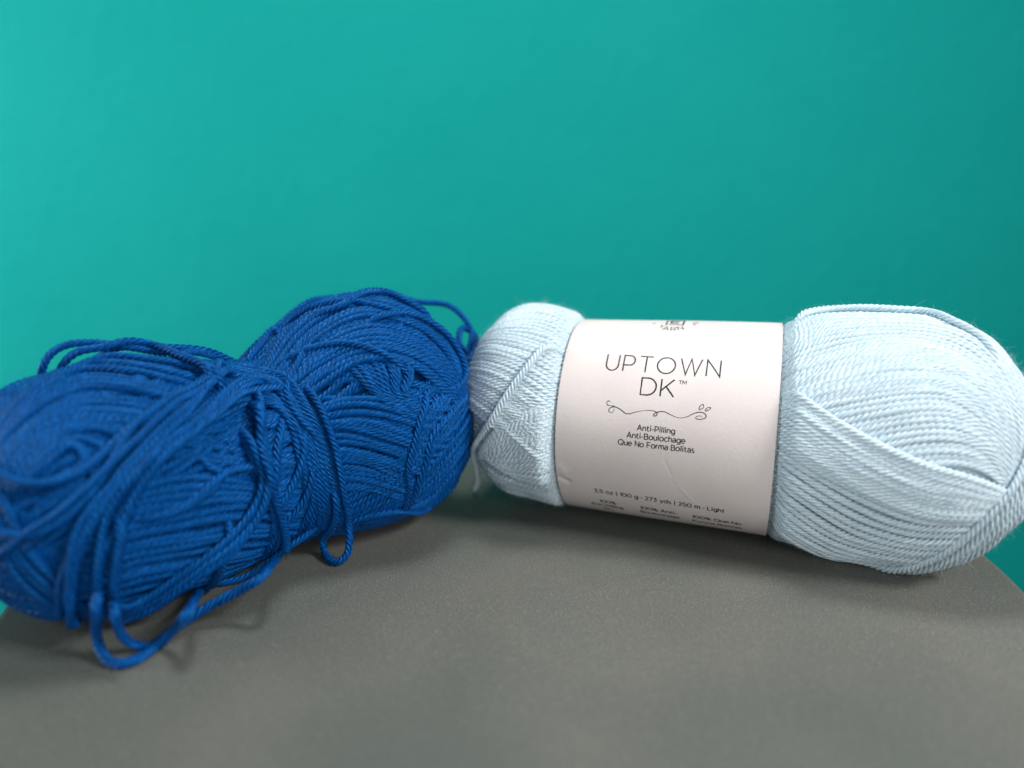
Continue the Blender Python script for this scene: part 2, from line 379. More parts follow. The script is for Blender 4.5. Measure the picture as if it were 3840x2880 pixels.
# guide lines in millimetres, in each skein's own frame (x along the skein, z up from the table)
GUIDE = {
    'rb0': [(32.8, -9.8, 70.9), (43.0, 6.0, 74.4), (55.5, 5.8, 77.9), (70.0, 5.2, 78.2), (84.1, 2.2, 72.7), (91.4, -13.5, 64.7), (95.0, -22.4, 53.3), (94.5, -27.5, 43.1)],
    'rb1': [(29.1, -25.6, 60.6), (42.1, -23.0, 65.6), (57.1, -19.4, 69.6), (70.3, -19.2, 69.7), (81.6, -22.8, 64.7), (87.2, -27.0, 56.8), (89.6, -30.6, 46.5), (89.8, -31.9, 39.0)],
    'rb2': [(37.9, -32.1, 53.8), (50.4, -31.4, 57.7), (63.2, -29.9, 60.6), (73.3, -29.4, 60.6), (81.0, -30.8, 55.9), (85.2, -32.5, 48.9), (87.6, -33.1, 41.4), (88.5, -32.9, 37.8)],
    'rb3': [(63.1, -37.9, 40.2), (69.2, -37.7, 42.3), (74.7, -37.0, 43.1), (79.8, -36.1, 42.7), (84.0, -34.8, 40.9), (87.0, -33.6, 38.6), (88.7, -32.7, 36.6)],
    'ra0': [(26.9, -25.2, 60.4), (34.3, -29.7, 56.8), (45.5, -34.4, 51.0), (57.6, -36.9, 45.6), (69.3, -37.7, 41.6), (79.6, -36.5, 39.1), (88.2, -33.0, 35.5), (94.1, -28.3, 32.2)],
    'ra1': [(28.7, -34.3, 43.5), (41.9, -36.9, 37.3), (55.8, -37.5, 31.2), (69.3, -36.6, 27.0), (79.0, -35.4, 27.1), (86.8, -32.7, 28.5), (92.0, -29.9, 31.1)],
    'ra2': [(30.7, -30.0, 17.8), (41.6, -23.6, 8.4), (53.8, -16.7, 1.3), (64.9, -17.4, 0.8), (74.1, -22.6, 6.7), (81.6, -29.5, 16.2)],
    'rc0': [(57.6, -17.5, 0.5), (66.1, -21.1, 5.1), (74.0, -30.0, 14.0), (80.3, -33.9, 23.9), (85.3, -34.2, 31.9), (90.4, -31.6, 39.7), (93.3, -26.9, 48.6)],
    'rc1': [(64.2, -18.5, -0.9), (75.4, -18.0, 2.0), (85.1, -22.5, 10.5), (91.5, -27.1, 22.1), (95.5, -27.1, 33.4), (98.2, -23.0, 43.5)],
    'rt': [(31.0, -10.5, 70.3), (34.0, -5.6, 72.1), (38.1, 0.6, 73.2), (46.9, 5.9, 74.2), (54.4, 5.8, 75.2), (61.7, 5.7, 75.8), (66.5, 5.5, 75.6), (71.3, 5.1, 75.0), (74.1, -0.6, 74.6), (76.4, -5.5, 73.9), (80.9, -8.6, 72.1), (85.2, -14.5, 68.3)],
    'lu0': [(-53.4, -14.0, 70.4), (-47.4, -7.1, 73.6), (-39.4, -2.7, 72.9), (-26.4, -7.7, 68.7)],
    'lu1': [(-59.3, -18.4, 63.8), (-48.8, -22.7, 66.0), (-38.3, -22.8, 64.2), (-29.6, -23.2, 61.1), (-22.5, -24.4, 57.7)],
    'lu2': [(-61.9, -24.1, 53.4), (-50.1, -31.9, 53.5), (-40.2, -33.3, 48.8), (-30.8, -33.6, 42.1), (-25.9, -32.8, 38.2)],
    'lu3': [(-59.0, -30.8, 43.0), (-51.9, -34.6, 40.4), (-44.0, -34.8, 34.3), (-35.8, -33.1, 26.8), (-31.4, -30.2, 20.9)],
    'll0': [(-29.8, -31.4, 48.8), (-32.1, -32.3, 48.1), (-38.3, -33.7, 46.4), (-44.0, -34.9, 42.6), (-48.7, -35.1, 39.6), (-52.1, -34.4, 35.9), (-54.8, -33.0, 32.2), (-57.5, -30.2, 28.0)],
    'll1': [(-28.7, -33.4, 39.5), (-31.0, -33.8, 38.2), (-37.8, -34.9, 36.0), (-45.7, -34.5, 32.4), (-52.6, -33.2, 29.6), (-55.5, -31.2, 27.5)],
    'll2': [(-26.7, -29.8, 22.3), (-29.2, -29.9, 21.2), (-35.9, -30.4, 20.6), (-44.4, -30.4, 21.4), (-50.3, -32.0, 25.1), (-54.0, -32.1, 28.0)],
    'ba0': [(10.1, -25.8, 50.1), (13.1, -26.9, 51.4), (20.2, -30.0, 53.4), (29.2, -35.3, 52.9), (39.4, -38.8, 48.9), (53.3, -37.4, 45.9)],
    'ba1': [(11.7, -28.9, 46.1), (16.1, -31.3, 46.3), (21.6, -34.0, 45.2), (29.8, -38.3, 41.7), (36.3, -39.9, 38.4), (45.3, -39.4, 35.7)],
    'ba2': [(12.8, -31.8, 35.1), (16.6, -33.4, 35.4), (21.5, -35.1, 33.8), (27.1, -36.8, 31.2), (33.4, -37.8, 27.6)],
    'ba3': [(14.7, -31.6, 26.7), (19.7, -33.4, 27.0), (25.1, -34.6, 25.3), (31.0, -35.1, 22.1), (38.3, -33.7, 17.8)],
    'be0': [(25.8, -30.1, 58.5), (26.9, -33.1, 55.0), (29.0, -35.5, 51.8), (31.9, -37.5, 49.5)],
    'be1': [(38.5, -35.8, 56.9), (34.7, -36.6, 54.3), (36.9, -37.9, 51.4), (41.4, -38.7, 48.5)],
    'bb0': [(5.1, -8.6, 61.1), (18.3, 1.0, 69.6), (28.8, 0.0, 76.1), (42.2, -4.4, 78.8), (49.8, -9.6, 76.9), (59.0, -16.8, 70.8), (62.8, -24.4, 62.3), (61.9, -31.1, 53.3), (60.4, -33.9, 48.0)],
    'bb1': [(10.1, -15.8, 60.0), (17.0, -16.5, 64.5), (26.6, -19.4, 69.2), (36.9, -24.3, 70.9), (47.4, -28.1, 66.7), (53.9, -32.3, 58.9), (55.6, -35.4, 50.4)],
    'bb2': [(11.3, -23.1, 54.7), (17.1, -24.5, 58.3), (25.5, -26.9, 62.3), (32.4, -30.8, 63.0), (40.1, -33.6, 60.7), (48.1, -36.3, 54.2), (54.6, -36.7, 47.3)],
    'bc0': [(15.1, -30.4, 22.7), (19.9, -33.0, 25.6), (24.6, -35.6, 29.2), (31.2, -38.6, 34.1), (35.8, -39.7, 40.2), (38.8, -39.5, 45.2), (42.6, -38.9, 47.7)],
    'bc1': [(17.3, -28.0, 16.6), (23.9, -31.8, 19.4), (30.6, -35.7, 23.5), (38.5, -39.1, 31.3), (45.9, -39.5, 37.9), (54.7, -37.3, 42.6), (60.8, -34.2, 45.6)],
    'bc2': [(27.8, -29.2, 13.8), (35.3, -33.2, 17.2), (44.7, -34.7, 20.0), (52.7, -35.7, 25.6), (60.7, -34.1, 32.0), (66.9, -30.3, 37.3)],
    'bc3': [(37.3, -31.0, 14.1), (52.0, -23.8, 8.0), (59.3, -27.5, 11.8), (64.9, -29.5, 18.8), (68.6, -29.8, 26.5)],
    'bd': [(36.7, -31.9, 15.1), (35.8, -36.9, 24.3), (34.4, -39.0, 32.3), (36.4, -39.8, 39.0), (38.8, -39.5, 45.2), (41.0, -38.8, 48.0)],
    'bd2': [(37.7, -33.0, 16.8), (38.0, -37.6, 25.7), (41.1, -39.3, 32.5), (42.3, -39.8, 38.8), (48.5, -39.0, 42.5), (58.7, -35.0, 46.7)],
    'bf': [(19.6, -27.0, 14.3), (25.8, -30.6, 16.6), (36.0, -32.0, 15.4), (51.5, -24.5, 6.4), (56.8, -27.6, 8.5), (62.4, -29.5, 14.2)],
    'bo': [(37.7, -20.2, 73.6), (46.4, -20.0, 73.2), (52.4, -22.1, 70.4), (58.1, -24.9, 65.4), (61.1, -28.5, 59.0), (61.4, -30.8, 54.5), (57.4, -34.1, 52.2)],
    'bo2': [(25.2, -6.6, 73.3), (31.2, -11.9, 75.5), (40.1, -10.1, 77.9), (47.1, -8.6, 77.6), (51.7, -13.2, 75.3), (56.9, -15.8, 72.4)],
    'bw0': [(-2.1, -12.5, 60.3), (2.9, -13.1, 59.0), (5.7, -18.6, 55.8), (6.1, -23.9, 50.4), (6.7, -27.4, 44.1), (7.7, -29.6, 36.3), (9.4, -29.7, 27.5), (12.3, -23.3, 12.9)],
    'bw1': [(4.8, -9.2, 60.7), (9.3, -16.2, 59.1), (10.3, -21.7, 55.6), (12.4, -27.9, 49.0), (13.4, -31.4, 40.9), (15.1, -32.7, 32.5), (17.1, -31.2, 23.0), (19.0, -28.1, 16.1)],
    'bx': [(16.1, -13.8, 65.3), (11.5, -16.6, 60.5), (8.5, -18.1, 57.4), (6.7, -21.4, 53.5), (7.5, -25.3, 48.9), (10.3, -29.0, 43.7)],
    'da0': [(-63.4, -13.8, 55.1), (-56.7, -9.8, 62.3), (-49.7, -3.9, 65.9), (-39.5, 5.2, 66.6), (-30.8, -4.7, 68.1), (-21.9, -10.2, 66.0), (-12.8, -14.1, 62.3)],
    'da1': [(-63.8, -19.5, 49.4), (-59.1, -19.1, 55.5), (-52.4, -18.6, 59.7), (-43.9, -18.1, 61.1), (-35.4, -21.9, 59.8), (-27.8, -25.7, 56.9), (-20.3, -25.2, 55.9)],
    'da2': [(-63.3, -22.2, 47.0), (-60.4, -22.7, 50.5), (-54.6, -22.6, 55.4), (-47.6, -22.4, 57.5), (-41.4, -23.4, 57.0), (-38.8, -25.6, 55.3)],
    'dm0': [(-60.7, -23.5, 48.8), (-55.0, -23.8, 53.7), (-48.0, -23.6, 56.3), (-42.6, -24.0, 56.3), (-40.1, -26.3, 54.2)],
    'dm1': [(-57.4, -26.2, 48.7), (-52.1, -26.0, 52.6), (-48.5, -25.1, 54.7), (-46.6, -28.1, 50.8), (-50.4, -29.4, 47.8), (-54.5, -28.3, 47.5)],
    'dg0': [(-41.2, -32.3, 42.0), (-32.2, -33.4, 43.2), (-21.9, -33.4, 41.6), (-10.7, -32.2, 37.2), (-1.9, -30.4, 31.2)],
    'dg1': [(-45.5, -33.3, 32.1), (-36.2, -34.3, 32.3), (-26.1, -34.8, 31.7), (-14.6, -33.1, 30.0), (-1.3, -29.3, 24.8)],
    'dg2': [(-48.1, -31.5, 22.7), (-36.7, -32.6, 23.2), (-26.5, -32.8, 21.5), (-14.4, -29.9, 18.3), (5.9, -18.9, 10.2)],
    'dg3': [(-46.7, -22.4, 8.2), (-35.6, -23.4, 8.0), (-24.6, -23.5, 7.8), (-8.1, -19.0, 3.2), (8.6, -14.8, 2.0)],
    'dq0': [(-46.6, -31.1, 45.2), (-51.6, -31.6, 41.5), (-57.5, -30.2, 37.5), (-60.7, -28.5, 33.6)],
    'df0': [(-65.4, -19.4, 46.7), (-63.4, -24.2, 42.4), (-62.2, -26.9, 36.1), (-60.0, -28.9, 30.3), (-56.6, -29.7, 23.9), (-53.1, -28.0, 16.9), (-49.2, -23.7, 9.9)],
    'df1': [(-68.3, -18.4, 37.2), (-65.6, -23.4, 32.2), (-64.2, -23.5, 24.1), (-60.0, -23.8, 16.5), (-53.3, -22.2, 9.6), (-47.3, -19.6, 6.0)],
    'de0': [(-8.0, -10.8, 62.7), (-18.0, -20.0, 60.1), (-31.2, -26.6, 56.2), (-41.0, -28.2, 51.1), (-49.5, -29.6, 47.7), (-55.9, -28.2, 46.6), (-60.9, -23.9, 47.9), (-64.0, -18.9, 49.8)],
    'de1': [(-6.6, -14.4, 60.7), (-21.8, -26.3, 55.3), (-32.8, -30.0, 50.7), (-40.4, -31.0, 46.3), (-47.0, -32.4, 40.4), (-51.1, -32.8, 33.7), (-53.6, -31.4, 25.8), (-54.4, -25.5, 13.9)],
    'de2': [(2.6, -18.0, 56.1), (-6.2, -21.1, 55.8), (-18.1, -27.4, 52.5), (-30.4, -31.4, 48.9), (-38.8, -32.4, 43.0), (-44.1, -33.2, 36.0), (-47.4, -32.7, 27.5), (-49.0, -25.5, 11.8)],
    'dh0': [(-44.7, -26.1, 12.1), (-40.2, -26.6, 12.5), (-35.5, -28.9, 14.7), (-29.1, -31.9, 19.1), (-20.8, -32.8, 23.3), (-14.1, -32.6, 27.3), (-9.3, -32.3, 33.2), (-7.8, -31.4, 38.6), (-8.9, -29.6, 45.1)],
    'dh1': [(-42.6, -21.8, 7.6), (-37.1, -26.0, 11.0), (-31.5, -29.9, 15.5), (-26.3, -31.5, 18.5), (-18.4, -31.9, 21.6), (-12.2, -32.2, 25.9), (-7.4, -31.8, 31.3), (-5.5, -31.1, 36.7), (-5.3, -29.2, 43.5), (-3.0, -23.1, 52.6)],
    'dv0': [(-9.6, -29.9, 44.7), (-8.5, -31.6, 38.9), (-5.3, -31.3, 32.4), (-3.4, -29.8, 24.3), (-0.1, -21.6, 11.8), (-3.1, -19.6, 3.7)],
    'dv1': [(-2.0, -23.4, 51.9), (-4.2, -27.0, 47.6), (-4.5, -29.9, 41.1), (-5.5, -31.4, 34.3), (-4.1, -30.5, 27.4), (-0.7, -27.0, 19.3)],
    'dv2': [(1.2, -26.3, 46.3), (-1.7, -29.0, 41.4), (-3.1, -30.4, 35.9), (-5.5, -31.2, 29.9), (-3.8, -28.7, 20.9)],
    'dv3': [(7.2, -28.0, 42.9), (4.8, -29.3, 36.1), (0.9, -29.6, 30.1), (-2.7, -30.0, 26.2), (-3.7, -28.2, 20.0)],
    'dv4': [(7.6, -29.8, 33.0), (5.6, -28.9, 26.7), (1.8, -27.7, 22.1), (-2.1, -27.4, 19.2), (-3.8, -22.6, 11.3)],
    'dv5': [(8.8, -28.6, 23.7), (7.1, -24.3, 15.9), (4.9, -19.5, 10.8), (-0.1, -17.7, 5.4), (-6.9, -20.4, 1.9)],
    'dv6': [(10.9, -21.6, 11.7), (10.1, -13.4, 3.2), (-0.1, -20.1, 2.8), (-9.0, -20.6, 0.7), (-18.4, -20.3, -0.6)],
    'dj0': [(-20.1, -32.9, 42.2), (-17.0, -32.2, 42.4), (-19.0, -33.4, 38.6), (-22.1, -34.2, 37.3), (-26.8, -34.8, 35.4)],
    'dn0': [(-17.3, -22.1, 58.1), (-8.7, -18.0, 59.3), (0.0, -15.7, 57.9), (4.4, -20.7, 53.8), (5.6, -25.4, 47.7), (5.6, -28.4, 40.8)],
    'dn1': [(-18.5, -27.2, 53.1), (-11.6, -24.2, 54.5), (-2.0, -19.9, 55.4), (3.7, -22.0, 52.3), (6.1, -26.7, 45.3), (7.3, -29.6, 36.9), (8.0, -29.4, 27.5)],
    'dn2': [(-35.8, -34.3, 35.5), (-28.3, -34.7, 35.8), (-22.5, -34.0, 38.5), (-16.7, -32.4, 41.2), (-9.9, -31.2, 40.9), (-2.8, -29.8, 39.4)],
    'dk0': [(-43.7, -2.7, 66.3), (-35.2, 0.8, 67.9), (-26.4, -4.4, 68.0), (-18.6, -7.0, 66.1), (-11.9, -13.2, 62.6)],
    'tail': [(-29.0, -16.8, 59.8), (-32.3, -20.5, 63.0), (-35.6, -21.8, 63.0), (-38.2, -23.8, 61.8), (-41.0, -28.1, 57.5), (-44.2, -31.1, 52.8), (-47.3, -33.0, 47.9), (-51.2, -33.8, 41.1), (-54.9, -32.5, 36.6), (-60.6, -20.9, 26.8), (-62.9, -17.5, 18.4), (-65.9, -9.7, 10.4), (-70.0, -2.4, 3.6)],
    'loop_waist': [(11.5, -16.7, 54.3), (12.6, -25.5, 51.1), (13.7, -29.9, 42.6), (14.6, -31.6, 34.6), (16.0, -30.8, 26.0), (19.3, -27.1, 16.3), (18.5, -30.1, 10.4), (17.4, -30.3, 5.4), (14.2, -29.8, 3.6), (13.4, -25.2, 3.6), (14.7, -19.9, 5.4), (14.7, -21.8, 10.4), (14.8, -25.9, 16.6), (14.0, -29.2, 23.2), (13.2, -26.7, 30.6)],
    'strand_top': [(43.6, 8.6, 72.9), (52.1, 10.3, 75.2), (60.3, 11.5, 75.4), (67.0, 10.2, 73.1), (70.8, 6.5, 71.8), (74.7, 3.0, 71.7), (78.5, -0.6, 70.9), (80.0, -5.6, 68.0), (80.6, -10.5, 63.7), (78.3, -13.8, 59.9), (73.9, -15.8, 55.0), (70.2, -19.4, 51.0), (66.1, -22.6, 46.9)],
    'strand_top2': [(68.0, -17.8, 50.7), (72.2, -13.9, 56.2), (75.9, -9.7, 61.5), (78.4, -8.1, 64.6), (79.3, -10.0, 61.8), (78.6, -14.5, 58.6), (76.0, -17.2, 56.2), (71.4, -19.0, 55.2), (65.5, -19.9, 53.5)],
    'loop_left': [(-41.9, 26.2, 44.4), (-43.6, 22.8, 51.6), (-45.3, 18.5, 58.4), (-46.2, 12.8, 63.6), (-45.1, 11.8, 67.5), (-41.8, 11.3, 70.3), (-37.7, 10.7, 71.0), (-32.8, 9.0, 70.6), (-27.6, 6.7, 69.4), (-21.5, 4.9, 67.6), (-16.7, -0.9, 65.4), (-13.6, -11.5, 62.5), (-10.5, -17.4, 53.9)],
    'loop_left2': [(-36.7, 27.1, 44.3), (-39.0, 21.4, 51.0), (-41.3, 17.7, 58.5), (-42.1, 10.6, 63.6), (-40.5, 9.2, 67.5), (-37.6, 7.3, 69.5), (-33.5, 6.5, 69.6), (-28.0, 5.5, 68.7), (-20.6, 4.7, 66.3), (-16.4, -8.4, 64.2), (-12.2, -16.4, 55.1)],
    'loop_front': [(-30.8, -25.7, 48.9), (-36.3, -30.3, 46.7), (-41.8, -31.1, 42.3), (-46.1, -32.2, 36.2), (-48.4, -32.0, 28.6), (-48.9, -30.0, 21.2), (-51.2, -40.3, 20.4), (-51.1, -36.1, 13.4), (-50.9, -33.7, 6.4), (-50.2, -37.9, 3.6), (-48.1, -40.9, 3.6), (-44.3, -40.8, 3.6), (-38.2, -37.3, 3.9), (-31.5, -34.8, 5.4), (-24.8, -36.5, 8.4), (-19.1, -39.9, 11.4), (-14.0, -43.6, 15.4), (2.3, -15.6, 6.6), (-1.0, -26.6, 20.6), (-5.4, -30.3, 32.7), (-7.3, -29.4, 41.6), (-5.7, -25.6, 48.8), (-4.1, -17.7, 51.6)],
    'loop_front2': [(-42.9, -28.1, 38.1), (-44.4, -32.4, 31.9), (-45.9, -31.4, 24.7), (-45.6, -27.8, 16.2), (-48.4, -43.2, 18.4), (-47.1, -38.9, 11.4), (-45.7, -37.2, 7.4), (-42.8, -35.7, 3.9), (-39.3, -37.5, 3.9), (-36.3, -42.2, 8.4), (-34.5, -49.8, 16.4), (-20.9, -16.7, 3.5), (-19.2, -28.4, 16.1), (-17.5, -28.6, 29.9)],
    'bump_left': [(4.4, 1.3, 57.3), (8.1, 3.3, 62.6), (11.8, 5.1, 65.2), (13.9, 6.8, 67.6), (16.2, 7.8, 68.1), (17.3, 6.5, 67.2), (17.2, 4.5, 65.2), (17.1, 2.6, 63.9)],
}
GUIDE = {k: np.array(v)*.001 for k, v in GUIDE.items()}

# ---------------------------------------------------------------- setting: wall and table
m_wall, nt, b = material('teal_wall_paint'); L = nt.links.new
tc = node(nt, 'ShaderNodeTexCoord'); n1 = node(nt, 'ShaderNodeTexNoise', Scale=5.0, Detail=5.0, Roughness=.6)
mp = node(nt, 'ShaderNodeMapping'); mp.inputs['Rotation'].default_value = (0, .5, 0); mp.inputs['Scale'].default_value = (1, 1, 1.2)
L(tc.outputs['Object'], mp.inputs['Vector']); L(mp.outputs[0], n1.inputs['Vector'])
L(ramp(nt, n1.outputs['Fac'], [(.25, (.001, .325, .300)), (.75, (.004, .350, .322))]), b.inputs['Base Color'])
n2 = node(nt, 'ShaderNodeTexNoise', Scale=110.0, Detail=4.0); L(tc.outputs['Object'], n2.inputs['Vector'])
bp = node(nt, 'ShaderNodeBump', Strength=.32, Distance=.006); L(n2.outputs['Fac'], bp.inputs['Height']); L(bp.outputs[0], b.inputs['Normal'])
b.inputs['Roughness'].default_value = .75; b.inputs['Specular IOR Level'].default_value = .14
WY = 0.85
w = mesh('wall', [(-3, WY, -3), (3, WY, -3), (3, WY, 2.5), (-3, WY, 2.5)], [(0, 1, 2, 3)], m_wall, smooth=False)
w['kind'] = 'structure'

m_table, nt, b = material('speckled_grey_tabletop'); L = nt.links.new
tc = node(nt, 'ShaderNodeTexCoord')
n1 = node(nt, 'ShaderNodeTexNoise', Scale=11.0, Detail=2.5, Roughness=.5); L(tc.outputs['Object'], n1.inputs['Vector'])
base = ramp(nt, n1.outputs['Fac'], [(.25, (.094, .114, .104)), (.45, (.104, .112, .102)), (.62, (.132, .134, .120)), (.80, (.122, .130, .122))])
n2 = node(nt, 'ShaderNodeTexNoise', Scale=2600.0, Detail=2.0, Roughness=.7); L(tc.outputs['Object'], n2.inputs['Vector'])
grain = ramp(nt, n2.outputs['Fac'], [(.35, (.86, .86, .86)), (.57, (1.04, 1.04, 1.03)), (.66, (2.0, 1.97, 1.9))])
mx = node(nt, 'ShaderNodeMix', p_data_type='RGBA', p_blend_type='MULTIPLY'); mx.inputs['Factor'].default_value = 1
L(base, mx.inputs['A']); L(grain, mx.inputs['B'])
v2 = node(nt, 'ShaderNodeTexVoronoi', Scale=1900.0); L(tc.outputs['Object'], v2.inputs['Vector'])
sparkle = ramp(nt, v2.outputs['Distance'], [(.10, (2.2, 2.18, 2.1)), (.26, (1, 1, 1))])          # pale flecks in the stone, their sparkle painted into the colour
my = node(nt, 'ShaderNodeMix', p_data_type='RGBA', p_blend_type='MULTIPLY'); my.inputs['Factor'].default_value = 1
L(mx.outputs['Result'], my.inputs['A']); L(sparkle, my.inputs['B']); L(my.outputs['Result'], b.inputs['Base Color'])
bp = node(nt, 'ShaderNodeBump', Strength=.1, Distance=.0001); L(n2.outputs['Fac'], bp.inputs['Height']); L(bp.outputs[0], b.inputs['Normal'])
b.inputs['Specular IOR Level'].default_value = .05
vo = node(nt, 'ShaderNodeTexVoronoi', Scale=1800.0); L(tc.outputs['Object'], vo.inputs['Vector'])
L(ramp(nt, vo.outputs['Distance'], [(.10, (.30, .30, .30)), (.30, (.50, .50, .50))]), b.inputs['Roughness'])

TC, TR = (.0025, .217), .1435
table = thing('round_table', 'round speckled grey tabletop carrying both yarn skeins', 'table', (TC[0], TC[1], TABLE_Z))
prof = [(0, 0), (TR*.5, 0), (TR - .0045, 0), (TR - .0030, 0), (TR - .0022, 0), (TR - .0012, -.0003), (TR - .0004, -.001), (TR, -.0022), (TR, -.004), (TR, -.0105), (TR, -.0125), (TR - .001, -.0142), (TR - .003, -.015), (.02, -.015)]
def lathe(prof, n):
    V = []; F = []
    for r, z in prof:
        a = np.linspace(0, 2*np.pi, n, endpoint=False); V.append(np.stack([max(r, 1e-5)*np.cos(a), max(r, 1e-5)*np.sin(a), 0*a + z], 1))
    for k in range(len(prof) - 1):
        i = np.arange(n); j = (i + 1) % n
        F.append(np.stack([k*n + i, (k + 1)*n + i, (k + 1)*n + j, k*n + j], 1))
    return np.vstack(V), np.vstack(F)[:, ::-1]
V, F = lathe(prof, 256); mesh('tabletop', V, F, m_table, table)
V, F = lathe([(.02, -.0151), (.019, -.30), (.019, -.56), (.06, -.585), (.13, -.60), (.13, -.606), (.001, -.606)], 96)
m_leg, nt, b = material('grey_metal_pedestal'); b.inputs['Base Color'].default_value = (.1, .1, .1, 1); b.inputs['Metallic'].default_value = .8; b.inputs['Roughness'].default_value = .4
mesh('pedestal', V, F, m_leg, table)


# ---------------------------------------------------------------- yarn skeins
def body_mesh(b, inset):
    nx, na = 90, 72; V = []
    th = np.linspace(0, 2*np.pi, na, endpoint=False)
    x0, x1 = b.a - b.cap0, b.b + b.cap1; u = (1 - np.cos(np.linspace(0.02, np.pi - .02, nx)))/2
    for x in x0 + (x1 - x0)*u:
        k = 1e-3 + .03*math.sqrt(max(0, 1 - (2*(x - x0)/(x1 - x0) - 1)**2))
        q = np.stack([np.full(na, x), k*np.cos(th), .037 + k*np.sin(th)], 1)
        S, N = b.surf(q); V.append(S - N*inset)
    V = [V[0].mean(0) + (V[0] - V[0].mean(0))*.01] + V + [V[-1].mean(0) + (V[-1] - V[-1].mean(0))*.01]; nx += 2
    V = np.vstack(V); V[:, 2] = np.maximum(V[:, 2], TABLE_Z + .0006); F = []
    i = np.arange(na); j = (i + 1) % na
    for k in range(nx - 1): F.append(np.stack([k*na + i, k*na + j, (k + 1)*na + j, (k + 1)*na + i], 1))
    return V, np.vstack(F)


def add_strands(name, runs, r, lead, seed, mat, parent, **kw):
    V, F, A = tube_arrays(runs, r, lead, seed, **kw)
    return mesh(name, V, F, mat, parent, attr=A)


def loose(w, key, name, mat, parent, r, lead, seed):
    Q = w.free(GUIDE[key], tail_free=(key == 'tail'))
    T = np.gradient(Q, axis=0); T /= np.linalg.norm(T, axis=1, keepdims=True) + 1e-12
    n = np.cross(T[0], [.3, .9, .2]); N = []
    for q in T:                                    # carry the frame along without twisting it
        n = n - q*np.dot(n, q); n = n/np.linalg.norm(n); N.append(n)
    N = np.array(N)
    o = add_strands(name, [(Q, N)], r, lead, seed, mat, parent, sides=24, end_taper=True)
    LOOSE.setdefault(parent.name, []).append((Q, N)); return o


LOOSE = {}
G = GUIDE
m_light = yarn_material('pale_blue_yarn', (.38, .55, .67), (.74, .85, .895), .05, .40, .5)
m_blue = yarn_material('royal_blue_yarn', (.0002, .014, .074), (.0018, .093, .38), .0, .36, .8)

# --- pale skein
RL = lambda x: .0330 + (.034 - .0321)/.0638*x
def band_limit(x):
    d = np.maximum(np.abs(x) - .0322, 0)
    return (RL(x) - .0024) + np.where(d > 0, d*.75 + (d/.0035)**2*.001, 0)
R1 = .0011
wl = Winder(LIGHT, R1, 11, limit=band_limit, need=.78)
wl.wrap_loops(96, 0.4, 2*math.pi, (.30, .62), .0003)
kw = dict(wander=.00010, jitter=.05, ext=(10, 14), sink=(6, 8))
wl.family([G['rb0'], G['rb1'], G['rb2'], G['rb3']], 40, **kw)
wl.family([G['lu0'], G['lu1'], G['lu2'], G['lu3']], 36, **kw)
wl.family([G['ra2'], G['ra1'], G['ra0']], 26, hmax=.0048, **kw)
wl.lay(G['ra0'], wander=.0001, ext=(6, 10), sink=(5, 8), hmax=.0050, tight=5)
wl.family([G['ll2'], G['ll1'], G['ll0']], 24, wander=.00012, ext=(10, 8), sink=(4, 8))
wl.family([G['rc1'], G['rc0']], 5, wander=.0002, ext=(10, 14), sink=(8, 6), hmax=.0056, lift=.0003)
wl.lay(G['rt'], wander=.0001, lift=lambda u: .0006*np.sin(np.pi*u), ext=(4, 6), sink=(4, 6), tight=8, hmax=.0055)
light = thing('yarn_skein', 'pale icy blue yarn skein with a white paper label band', 'yarn skein', tuple(LIGHT.o), LIGHT.yaw)
V, F = body_mesh(LIGHT, .0006); mesh('yarn_core', V, F, m_light, light, attr=V*400)
runs = wl.runs(x_hide=(-.0285, .0285))
add_strands('yarn_windings', runs, R1, .0070, 5, m_light, light)
loose(wl, 'tail', 'yarn_tail', m_light, light, R1*1.05, .0070, 8)
V, F = fuzz_arrays(runs + LOOSE['yarn_skein'], R1, 26000, 3, (.0012, .0040), .000020)
fz = mesh('yarn_fuzz', V, F, m_light, light, attr=V*0); fz['kind'] = 'stuff'

# --- blue skein
wb = Winder(BLUE, R1, 23, need=.86)
wb.wrap_loops(120, 1.1, 2*math.pi, (.25, .8), .0008, hmax=.0020)
kb = dict(wander=.0004, ext=(9, 9), sink=(6, 6), jitter=.5)
f = wb.family
f([G['ba0'], G['ba1'], G['ba2'], G['ba3']], 23, **kb)
f([G['be0'], G['be1']], 11, **{**kb, 'jitter': .1})
f([G['bb2'], G['bb1'], G['bb0']], 19, **kb)
f([G['bc3'], G['bc2'], G['bc1'], G['bc0']], 20, **kb)
f([G['da0'], G['da1'], G['da2']], 16, **kb)
f([G['dm0'], G['dm1']], 6, **kb)
kd = {**kb, 'ext': (14, 14), 'sink': (12, 12), 'jitter': .35}
f([G['dg0'], G['dg1'], G['dg2'], G['dg3']], 18, **kd)
f([G['dn0'], G['dn1']], 4, **kd)
f([G['df1'], G['df0']], 7, **kb)
f([G['dv6'], G['dv5']], 3, **kd)
ks = dict(wander=.0004, ext=(7, 7), sink=(8, 8), tight=6)
ks['hmax'] = .0046
for k in ('bd', 'bd2', 'bf', 'dj0', 'dn2', 'dk0', 'dq0', 'dv4', 'dv3', 'dv2', 'dv0', 'dv1'): wb.lay(G[k], **ks)
wb.stray(5, (-.036, .0), (.035, .06), (.0005, .002), wander=.0010, ext=(2, 2), sink=(12, 12), tight=7, hmax=.0052)
wb.stray(3, (.02, .045), (.03, .05), (.0002, .001), wander=.0006, ext=(2, 2), sink=(12, 12), tight=7, hmax=.0042)
f([G['de0'], G['de1'], G['de2']], 10, wander=.0012, ext=(6, 8), sink=(6, 6), jitter=1.1, tight=7, hmax=.0068, lift=.0006)
f([G['bw0'], G['bw1']], 9, wander=.0006, ext=(12, 8), sink=(8, 6), jitter=.7, hmax=.0037)
